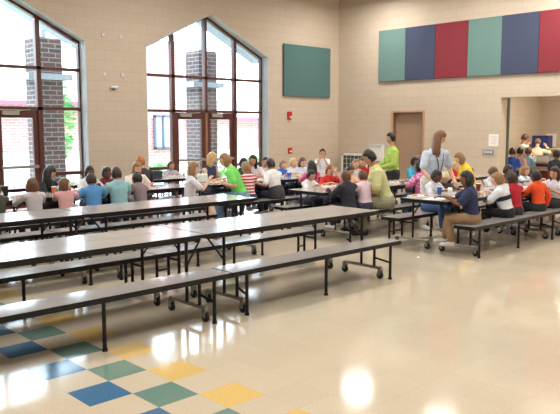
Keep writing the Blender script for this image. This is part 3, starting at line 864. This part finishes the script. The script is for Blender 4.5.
    if band:
        bm = bmesh.new(); c0 = sp[2] + (sp[3] - sp[2]) * .4
        tube(bm, [c0 - (sp[3] - sp[2]).normalized() * .03, c0 + (sp[3] - sp[2]).normalized() * .03], [(tor[2][0] + g * 2.5, tor[2][1] + g * 2.2)] * 2, 16, lat, cap=False)
        bb = link('chest_stripe', bm, cloth(band), root, smooth=True)
        so = bb.modifiers.new('thickness', 'SOLIDIFY'); so.thickness = .004
    if extra == 'collar':
        bm = bmesh.new(); tube(bm, [neck0 - RM @ Vector((0, 0, .012)), neck0 + RM @ Vector((0, 0, .018))], [.055 * S_, .042 * S_], 12)
        link('collar', bm, cloth((40, 50, 90)), root, smooth=True)
    if extra == 'jacket_waist':
        bm = bmesh.new(); capsule(bm, [sp[0] + Vector((0, -.01, -.03)), sp[0].lerp(sp[1], .7) + Vector((0, -.01, 0))], [(tor[0][0] + .035, tor[0][1] + .035)] * 2, 14, (1, 0, 0))
        jo = link('tied_jacket', bm, cloth((58, 58, 62)), root); PENDING.append((jo, vx, None))
    if extra == 'lanyard':
        a_ = up(.03, .075, .20); b_ = up(0, .10, .05)
        bm = bmesh.new(); tube(bm, [up(.05, .05, .275), up(.03, .085, .2), b_], [.007] * 3, 6); tube(bm, [up(-.05, .05, .275), up(-.03, .085, .2), b_], [.007] * 3, 6)
        box(bm, b_.x - .03, b_.x + .03, b_.y - .004, b_.y + .004, b_.z - .09, b_.z)
        link('lanyard', bm, m_black, root)
    if extra == 'strap_bow':
        bm = bmesh.new(); ball(bm, up(.05, -.075, .19), (.05, .02, .09), 8, 6); ball(bm, up(.09, -.07, .14), (.04, .02, .07), 8, 6)
        link('dark_bow', bm, cloth((36, 34, 40)), root, smooth=True)
    return root

G1 = 'children along the near side of the left table'; G2 = 'people along the far side of the left table'
G3 = 'people around the far middle table'; G4 = 'people around the table with the man in yellow'; G5 = 'children around the right hand table'; G6 = 'people in the serving line'
A = 0; T = 180
P = person
# left table, near bench (backs to us)
P(1.20, 4.87, 1.0, A, 'child in dark olive shirt cut off by the left edge of the photo', 'fair', ('brown', 'short'), (70, 74, 62), (50, 50, 60), 'long', group=G1)
P(1.70, 4.87, 1.03, A, 'girl in pale grey shirt with mid brown hair, seen from behind at far left', 'fair', ('brown', 'mid'), (196, 190, 192), (60, 70, 100), 'long', nod=0, yaw=10, group=G1)
P(2.16, 4.90, 1.0, 18, 'girl in pink shirt with brown hair turning to her right-hand neighbour', 'fair', ('brown', 'mid'), (222, 168, 168), (90, 90, 120), 'short', yaw=75, hands=[(-.05, .3, .78), (.2, .3, .8)], group=G1)
P(2.58, 4.87, 1.06, A, 'boy in bright blue shirt with dark cropped hair, seen from behind', 'tan', ('dkbrown', 'crop'), (88, 150, 206), (60, 70, 100), 'short', build=1.08, hands=[(-.22, .26, .78), (.2, .3, .77)], group=G1)
P(3.00, 4.87, 1.13, A, 'boy in pale teal shirt with dark cropped hair, tallest on the left bench', 'tan', ('dkbrown', 'crop'), (146, 192, 200), (70, 70, 90), 'short', build=1.1, group=G1)
P(3.40, 4.90, 1.04, -10, 'boy in brownish grey plaid shirt bending forward at the bench end', 'brown', ('black', 'crop'), (132, 116, 120), (60, 56, 66), 'long', lean=22, side_lean=10, group=G1)
# left table, far bench (facing us)
P(2.40, 6.06, 1.12, 150, 'dark haired girl in black jacket looking down at the left table', 'tan', ('black', 'long'), (38, 38, 44), (50, 50, 60), 'long', yaw=-30, nod=22, group=G2)
P(3.11, 6.06, 1.10, T, 'small dark haired child in white shirt behind the blue shirt boy', 'dark', ('black', 'crop'), (232, 234, 238), (50, 50, 60), 'short', group=G2)
P(3.42, 6.06, 1.07, T, 'girl with white bow in black hair and maroon top facing us', 'dark', ('black', 'short+bow'), (118, 40, 50), (50, 50, 60), 'short', group=G2)
P(3.98, 6.06, 1.13, 175, 'light brown haired girl in cream blouse facing us at left table end', 'fair', ('ltbrown', 'mid'), (238, 224, 214), (180, 160, 160), 'short', nod=14, build=1.1, group=G2)
P(4.43, 6.46, 1.20, A, 'orange haired child in dark top behind the cream blouse girl', 'fair', ('orange', 'short'), (60, 54, 60), (60, 60, 70), 'short', group=G2)
P(5.78, 7.62, 1.02, T, 'small child alone at the window table in a pale grey shirt', 'tan', ('brown', 'short'), (176, 184, 204), (50, 54, 80), 'short', group='child at the window table')
# far middle table
P(4.28, 4.92, 1.15, 118, 'girl with light brown hair in white shirt and grey shorts at the table end', 'fair', ('ltbrown', 'mid'), (226, 222, 228), (140, 134, 128), 'short', 'shorts', yaw=5, hands=[(-.05, .32, .80), (.12, .32, .86)], seat=.43, group=G3)
P(5.58, 6.08, 1.24, 165, 'blond woman in navy sleeveless top facing us across the table', 'fair', ('blond', 'mid'), (46, 58, 86), (70, 70, 90), 'none', adult=True, yaw=-25, nod=14, group=G3)
P(5.40, 4.88, 1.27, -35, 'woman in bright green shirt leaning over the table, seen from behind', 'fair', ('ltbrown', 'bob'), (120, 214, 100), (110, 140, 180), 'short', adult=True, lean=24, yaw=-10, build=1.06, hands=[(-.35, .28, .78), (-.1, .34, .78)], group=G3)
P(6.39, 6.08, 1.12, T, 'dark haired child half hidden behind the green shirt woman', 'tan', ('black', 'short'), (70, 62, 84), (60, 60, 80), 'short', group=G3)
P(5.57, 4.88, 1.11, A, 'small boy in red and white striped shirt, seen from behind', 'fair', ('ltbrown', 'short'), (196, 44, 60), (60, 70, 110), 'short', stripes=((240, 226, 226), .055, .5), hands=[(-.1, .28, .78), (.2, .32, .79)], group=G3)
P(6.70, 6.08, 1.17, 215, 'girl with long black hair and white shirt looking left', 'tan', ('black', 'mid'), (232, 222, 226), (60, 60, 80), 'short', yaw=25, group=G3)
P(7.02, 6.08, 1.12, 210, 'dark haired child in pale lilac shirt beside the long black hair girl', 'tan', ('black', 'short'), (214, 214, 232), (60, 60, 80), 'short', yaw=15, group=G3)
P(6.22, 4.88, 1.15, -6, 'boy in white shirt with dark hair and a jacket tied at his waist', 'tan', ('dkbrown', 'short'), (240, 238, 238), (40, 44, 60), 'short', lean=14, build=1.08, extra='jacket_waist', hands=[(-.3, .22, .72), (.0, .3, .78)], group=G3)
P(7.47, 6.08, 1.04, T, 'blond child in royal blue shirt facing us', 'fair', ('ltbrown', 'short'), (60, 110, 200), (60, 60, 80), 'short', group=G3)
P(7.77, 6.08, 1.07, T, 'pale blond child in white shirt facing us below the pull station', 'fair', ('blond', 'short'), (226, 228, 240), (60, 60, 80), 'short', group=G3)
P(8.02, 6.08, 1.07, T, 'girl with straight brown hair and pale shirt, rightmost facing us on the far bench', 'fair', ('brown', 'bob'), (214, 218, 236), (60, 60, 80), 'short', group=G3)
P(7.22, 4.88, 1.07, A, 'girl with long black hair down her back and pink shirt', 'tan', ('black', 'long'), (220, 70, 130), (60, 60, 80), 'short', nod=0, group=G3)
P(8.37, 4.88, 1.07, T + 20, 'blond toddler in white shirt left of the spectacled red shirt boy', 'fair', ('ltbrown', 'crop'), (226, 222, 216), (60, 60, 80), 'short', hands=[(-.1, .2, .7), (.1, .2, .7)], group=G3)
P(8.66, 4.88, 1.10, -120, 'brown haired boy in red shirt looking left behind the man in yellow', 'fair', ('brown', 'short'), (212, 44, 44), (60, 60, 80), 'short', yaw=0, hands=[(-.1, .2, .7), (.1, .2, .7)], group=G3)
P(9.64, 6.9, 1.20, -130, 'standing child in white shirt with dark ponytail and hands at mouth', 'tan', ('black', 'short+pony'), (236, 236, 240), (44, 46, 60), 'short', 'shorts', pose='stand', lean=0, hands=[(-.05, .14, .98), (.05, .14, .98)], group=G3)
# table with the man
P(5.99, 3.95, 1.01, 172, 'black haired boy in white shirt with navy collar facing us', 'tan', ('black', 'short'), (236, 236, 240), (50, 50, 70), 'short', nod=14, lean=16, extra='collar', group=G4)
P(6.52, 3.92, 1.07, 190, 'auburn haired child in red shirt resting head on raised hand', 'fair', ('auburn', 'short'), (216, 44, 44), (60, 60, 80), 'short', hands=[(-.02, .22, .95), (.2, .3, .78)], group=G4)
P(7.04, 3.92, 1.04, T, 'dark haired child between the black shirt and pink shirt backs', 'tan', ('dkbrown', 'short'), (236, 200, 170), (60, 60, 80), 'short', nod=20, group=G4)
P(5.66, 2.68, 1.06, A, 'boy in black sweatshirt with brown hair, seen from behind', 'tan', ('brown', 'crop'), (44, 44, 54), (40, 42, 54), 'long', build=1.16, group=G4)
P(6.06, 2.68, 1.05, 4, 'small child in pale pink shirt with brown hair, seen from behind', 'fair', ('brown', 'crop'), (232, 206, 218), (60, 60, 80), 'long', build=1.1, group=G4)
P(6.52, 2.64, 1.36, -45, 'man in yellow polo shirt with black hair leaning over the table in profile', 'olive', ('black', 'short'), (206, 204, 146), (150, 146, 120), 'short', adult=True, lean=20, yaw=-5, nod=18, build=1.15, hands=[(-.12, .38, .78), (.05, .42, .78)], shoes='dark', group=G4)
P(8.92, 4.30, 1.60, -55, 'standing woman in lime green sweater with short black hair looking away left', 'tan', ('black', 'short'), (176, 204, 92), (52, 50, 54), 'long', adult=True, pose='stand', lean=4, build=1.12, hands=[(-.18, .3, .92), (.16, .3, .92)], shoes='dark', group=G4)
P(8.98, 3.90, 1.14, T, 'dark haired child in turquoise shirt behind the girl with hair ties', 'brown', ('black', 'short'), (70, 170, 206), (60, 60, 80), 'short', group=G4)
P(7.60, 2.68, 1.13, A, 'girl in pink flowered shirt and jeans with white hair ties, seen from behind', 'brown', ('black', 'short+puffs'), (222, 112, 166), (88, 110, 140), 'short', build=1.08, nod=0, group=G4)
P(9.5, 3.3, 1.05, T, 'small blond child in red top behind the standing woman', 'fair', ('blond', 'short'), (206, 40, 48), (60, 60, 80), 'short', group=G4)
P(9.22, 2.66, 1.25, -45, 'blond person in bright yellow shirt with a dark bow, back turned', 'fair', ('ltbrown', 'bob'), (246, 206, 40), (70, 70, 90), 'short', adult=True, lean=22, build=1.1, nod=20, extra='strap_bow', group=G4)
P(7.47, 2.42, 1.66, 195, 'standing woman with long brown hair, pale blue top and lanyard bending over children', 'fair', ('chestnut', 'long'), (204, 218, 236), (232, 230, 222), 'short', 'long', adult=True, pose='stand', lean=12, yaw=-48, nod=24, build=1.12, hands=[(-.27, .25, .84), (.24, .3, .84)], extra='lanyard', group=G5)
# right table
P(6.66, 1.93, 1.08, T, 'boy in white shirt with shaved black hair facing us at the near table end', 'dark', ('black', 'crop'), (226, 228, 238), (70, 100, 150), 'short', nod=18, lean=14, group=G5)
P(7.02, 1.93, 1.02, 200, 'pale blond toddler in dark top beside the boy with shaved hair', 'fair', ('paleblond', 'bowl'), (62, 66, 60), (50, 50, 60), 'short', nod=26, yaw=30, group=G5)
P(5.92, .73, 1.13, -30, 'girl in navy dress and khaki trousers at the bench end, arms on the table', 'brown', ('black', 'bob'), (42, 48, 82), (150, 122, 92), 'short', yaw=-12, build=1.2, hands=[(-.22, .34, .80), (.02, .40, .78)], nod=6, group=G5)
P(8.48, 1.93, 1.03, 185, 'smiling boy with brown bowl cut and white shirt facing us', 'fair', ('brown', 'bowl'), (226, 224, 226), (60, 60, 80), 'short', group=G5)
P(6.86, .72, 1.08, -10, 'boy in white shirt with black chest stripe leaning left on the bench', 'fair', ('ltbrown', 'short'), (226, 232, 240), (36, 36, 44), 'short', lean=14, side_lean=-8, build=1.15, band=(30, 36, 50), group=G5)
P(7.20, .76, 1.06, 14, 'child in dark red shirt between the striped shirt boy and the orange shirt', 'brown', ('dkbrown', 'short'), (186, 34, 50), (60, 50, 50), 'short', lean=12, build=1.05, group=G5)
P(9.00, 1.93, 1.05, T, 'dark haired child whose head shows above the red shirt child', 'brown', ('black', 'short'), (90, 80, 90), (60, 60, 80), 'short', group=G5)
P(9.66, 1.93, 1.0, T, 'blond girl in pale blue and white top facing us', 'fair', ('ltbrown', 'bob'), (212, 226, 240), (60, 60, 80), 'short', group=G5)
P(7.88, .73, 1.06, 4, 'child in bright orange long sleeved shirt, seen from behind', 'dark', ('black', 'crop'), (238, 84, 34), (40, 48, 46), 'long', build=1.1, hands=[(-.08, .3, .77), (.24, .02, .48)], group=G5)
P(8.62, .78, 1.08, -75, 'girl with dark hair in white shirt looking left at the right edge', 'tan', ('dkbrown', 'mid'), (232, 222, 230), (40, 40, 50), 'short', 'skirt', hands=[(-.1, .26, .72), (.1, .3, .72)], nod=10, group=G5)
# serving line
P(12.95, 3.84, 1.22, 60, 'child in royal blue shirt waiting first in the serving line', 'fair', ('dkbrown', 'short'), (48, 92, 190), (60, 60, 80), 'short', pose='stand', lean=0, group=G6)
P(13.5, 3.93, 1.22, 100, 'dark haired child in orange and white shirt in the serving line', 'tan', ('black', 'short'), (240, 190, 160), (60, 60, 80), 'short', pose='stand', lean=0, group=G6)
P(13.55, 3.74, 1.22, 95, 'child in pale blue shirt nearest the red counter', 'tan', ('brown', 'short'), (150, 190, 214), (60, 60, 80), 'short', 'shorts', pose='stand', lean=0, group=G6)
P(14.1, 4.24, 1.54, 110, 'adult in white shirt with brown hair bent over in the serving room', 'tan', ('brown', 'short'), (238, 236, 232), (90, 80, 80), 'short', adult=True, pose='stand', lean=12, nod=25, hands=[(-.2, .3, .9), (.2, .3, .95)], group=G6)
P(14.75, 4.10, 1.42, 70, 'person in cream shirt reaching toward the blue cooler', 'fair', ('ltbrown', 'short'), (238, 222, 184), (200, 190, 170), 'long', adult=True, pose='stand', lean=16, nod=30, hands=[(-.25, .35, 1.25), (.2, .38, 1.2)], group=G6)
P(12.75, 2.68, 1.20, 100, 'child with black hair and dark shirt at the counter by the right edge', 'brown', ('black', 'short'), (46, 50, 60), (60, 60, 80), 'short', pose='stand', lean=0, group=G6)

# remesh bodies and clothes into continuous surfaces
for o, vx, ex in PENDING:
    m = o.modifiers.new('r', 'REMESH'); m.mode = 'VOXEL'; m.voxel_size = vx; m.use_smooth_shade = True
    s = o.modifiers.new('s', 'SMOOTH'); s.factor = .5; s.iterations = 3
dg = bpy.context.evaluated_depsgraph_get(); dg.update()
res = []
for o, vx, ex in PENDING:
    me = bpy.data.meshes.new_from_object(o.evaluated_get(dg)); res.append(me)
for (o, vx, ex), me in zip(PENDING, res):
    mats = list(o.data.materials)
    o.modifiers.clear()
    if ex:
        bm = bmesh.new(); bm.from_mesh(me)
        t = bpy.data.meshes.new('t'); ex.to_mesh(t); ex.free(); bm.from_mesh(t); bpy.data.meshes.remove(t)
        for f in bm.faces: f.smooth = True; f.material_index = 0
        bm.to_mesh(me); bm.free()
    me.polygons.foreach_set('use_smooth', [True] * len(me.polygons))
    me.materials.clear()
    for m_ in mats: me.materials.append(m_)
    old = o.data; o.data = me; bpy.data.meshes.remove(old)

# ------------------------------------------------------------------ things on the tables
TZ = .737
m_foam = mat('foam_white', (238, 236, 230), .6); m_food = mat('food_tan', (206, 150, 88), .7, var=.25); m_foodr = mat('food_red', (190, 60, 48), .6); m_blue = mat('carton_blue', (52, 92, 178), .5)
def tray(x, y, rz, lab, food=True):
    r = empty('lunch_tray', (x, y, TZ), R(rz), lab, 'tray', 'lunch trays on the tables')
    bm = bmesh.new(); box(bm, -.17, .17, -.12, .12, 0, .006); box(bm, -.17, .17, -.12, -.108, .006, .02); box(bm, -.17, .17, .108, .12, .006, .02); box(bm, -.17, -.158, -.108, .108, .006, .02); box(bm, .158, .17, -.108, .108, .006, .02)
    box(bm, -.004, .004, -.108, .108, .006, .015); box(bm, -.158, .158, -.004, .004, .006, .015)
    link('tray_body', bm, m_foam, r)
    if food:
        bm = bmesh.new(); ball(bm, (-.08, .05, .02), (.05, .035, .022)); link('bread', bm, m_food, r)
        bm = bmesh.new(); ball(bm, (.08, -.05, .015), (.045, .03, .014)); link('sauce', bm, m_foodr, r)
def carton(x, y, rz, lab, c=None):
    r = empty('milk_carton', (x, y, TZ), R(rz), lab, 'carton', 'milk cartons on the tables')
    link('box', B(-.028, .028, -.028, .028, 0, .075), c or m_blue, r)
    bm = bmesh.new(); prism(bm, [(-.028, .075), (.028, .075), (0, .108)], 'Y', -.028, .028); link('gable_top', bm, m_foam, r)
def cup(x, y, lab, c):
    r = empty('cup', (x, y, TZ), 0, lab, 'cup', 'cups on the tables')
    bm = bmesh.new(); lathe(bm, [(.028, 0), (.036, .1), (.038, .105)], 12); link('cup_body', bm, c, r, smooth=False)
    bm = bmesh.new(); lathe(bm, [(.038, .105), (.04, .112), (.034, .116)], 12); link('lid', bm, m_white, r)
def sheet(x, y, rz, lab, w=.15, d=.11):
    o = link('paper_napkin', B(-w, w, -d, d, 0, .003), m_paper); o.location = (x, y, TZ); o.rotation_euler = (0, 0, R(rz)); tag(o, lab, 'napkin', 'napkins and papers on the tables')
def lunchbag(x, y, rz, lab, c):
    r = empty('lunch_bag', (x, y, TZ), R(rz), lab, 'bag', 'lunch bags on the tables')
    link('bag_body', B(-.1, .1, -.06, .06, 0, .15), c, r, bevel=.02)
    bm = bmesh.new(); tube(bm, [(-.05, 0, .15), (-.04, 0, .19), (.04, 0, .19), (.05, 0, .15)], [.007] * 4); link('handle', bm, m_black, r)

tray(1.75, 5.30, 5, 'white tray in front of the grey shirt girl'); tray(2.6, 5.32, -4, 'white tray in front of the blue shirt boy'); tray(3.1, 5.68, 0, 'white tray in front of the dark child at the left table'); tray(3.9, 5.66, 8, 'white tray in front of the cream blouse girl') if False else None
carton(1.45, 5.42, 10, 'pale carton at the far left table edge', m_foam); carton(2.42, 5.62, 20, 'blue carton between the pink shirt and black jacket girls', mat('aqua', (90, 190, 210), .5))
cup(2.25, 5.45, 'orange cup beside the pink shirt girl', mat('orange_cup', (226, 120, 60), .5))
lunchbag(1.55, 5.68, 10, 'black lunch bag on the far left table', m_black)
lunchbag(5.0, 6.9, 0, 'dark lunch bag on the window table', cloth((60, 60, 70)))
tray(5.6, 7.25, 0, 'white tray of the small child at the window table'); carton(5.1, 7.2, 0, 'white carton on the window table', m_foam)
sheet(4.7, 7.0, 15, 'white crumpled napkin on the window table')
tray(5.35, 5.42, 10, 'white tray between the blond woman and the green shirt woman'); lunchbag(5.15, 5.68, 20, 'white plastic bag at the end of the far middle table', m_foam)
tray(6.2, 5.30, 0, 'white tray in front of the white shirt boy'); tray(6.9, 5.68, 4, 'white tray on the far middle table before the long black hair girl'); tray(7.6, 5.66, 0, 'white tray before the royal blue shirt child')
carton(7.25, 5.6, 12, 'blue carton left of the royal blue shirt child'); carton(7.95, 5.55, 12, 'red carton before the brown haired far bench girl', m_redp)
tray(6.1, 3.60, 0, 'white tray of the navy collar boy'); tray(6.75, 3.56, 6, 'white tray of the red shirt child with raised hand')
cup(6.45, 3.50, 'pink cup beside the navy collar boy tray', mat('pink_cup', (230, 80, 150), .4)); carton(6.95, 3.3, 30, 'orange carton by the pale pink shirt child', MC['orange_cup'])
tray(6.35, 3.12, 0, 'white tray before the pale pink shirt child'); sheet(5.35, 3.4, 12, 'loose white paper on the empty end of the middle table') if False else None
tray(7.6, 3.15, 0, 'white tray before the girl with hair ties'); carton(7.95, 3.1, 0, 'tall pale carton right of the man in yellow', m_foam)
sheet(5.75, 1.20, 12, 'white paper hanging near the corner of the right table', .16, .13)
tray(5.85, 1.52, 5, 'white tray at the far corner of the right table end'); tray(6.65, 1.50, 0, 'white tray before the boy with shaved hair'); sheet(6.3, 1.12, -12, 'white napkin beside the navy dress girl arm', .12, .1)
cup(6.33, 1.52, 'white and blue cup before the boy with shaved hair', m_blue); carton(6.42, 1.40, 20, 'white carton beside the blue cup', m_foam)
carton(7.0, 1.36, 5, 'small white carton before the blond toddler', m_foam); tray(7.45, 1.1, 0, 'white tray before the dark red shirt child'); cup(7.25, 1.42, 'maroon cup in the middle of the right table', mat('maroon', (120, 40, 52), .5))
tray(8.4, 1.55, 0, 'white tray of the smiling bowl cut boy'); tray(8.2, 1.12, 4, 'white tray before the orange shirt child'); carton(7.9, 1.4, 15, 'blue carton before the orange shirt child'); tray(9.4, 1.52, 0, 'white tray of the pale blue top girl'); carton(9.0, 1.3, 0, 'blue carton on the far right of the right table')
o = link('floor_scrap', foliage(1, .01, .01, .01, .01, .02, 3), m_paper)
bm = bmesh.new(); ball(bm, (0, 0, .012), (.035, .025, .012), 8, 5); ball(bm, (.03, .02, .012), (.02, .02, .016), 6, 5)
bpy.data.objects.remove(o)
o = link('paper_scrap', bm, m_paper); o.location = (5.15, 1.05, 0); tag(o, 'small crumpled white scrap lying on the floor near the right table', 'scrap')
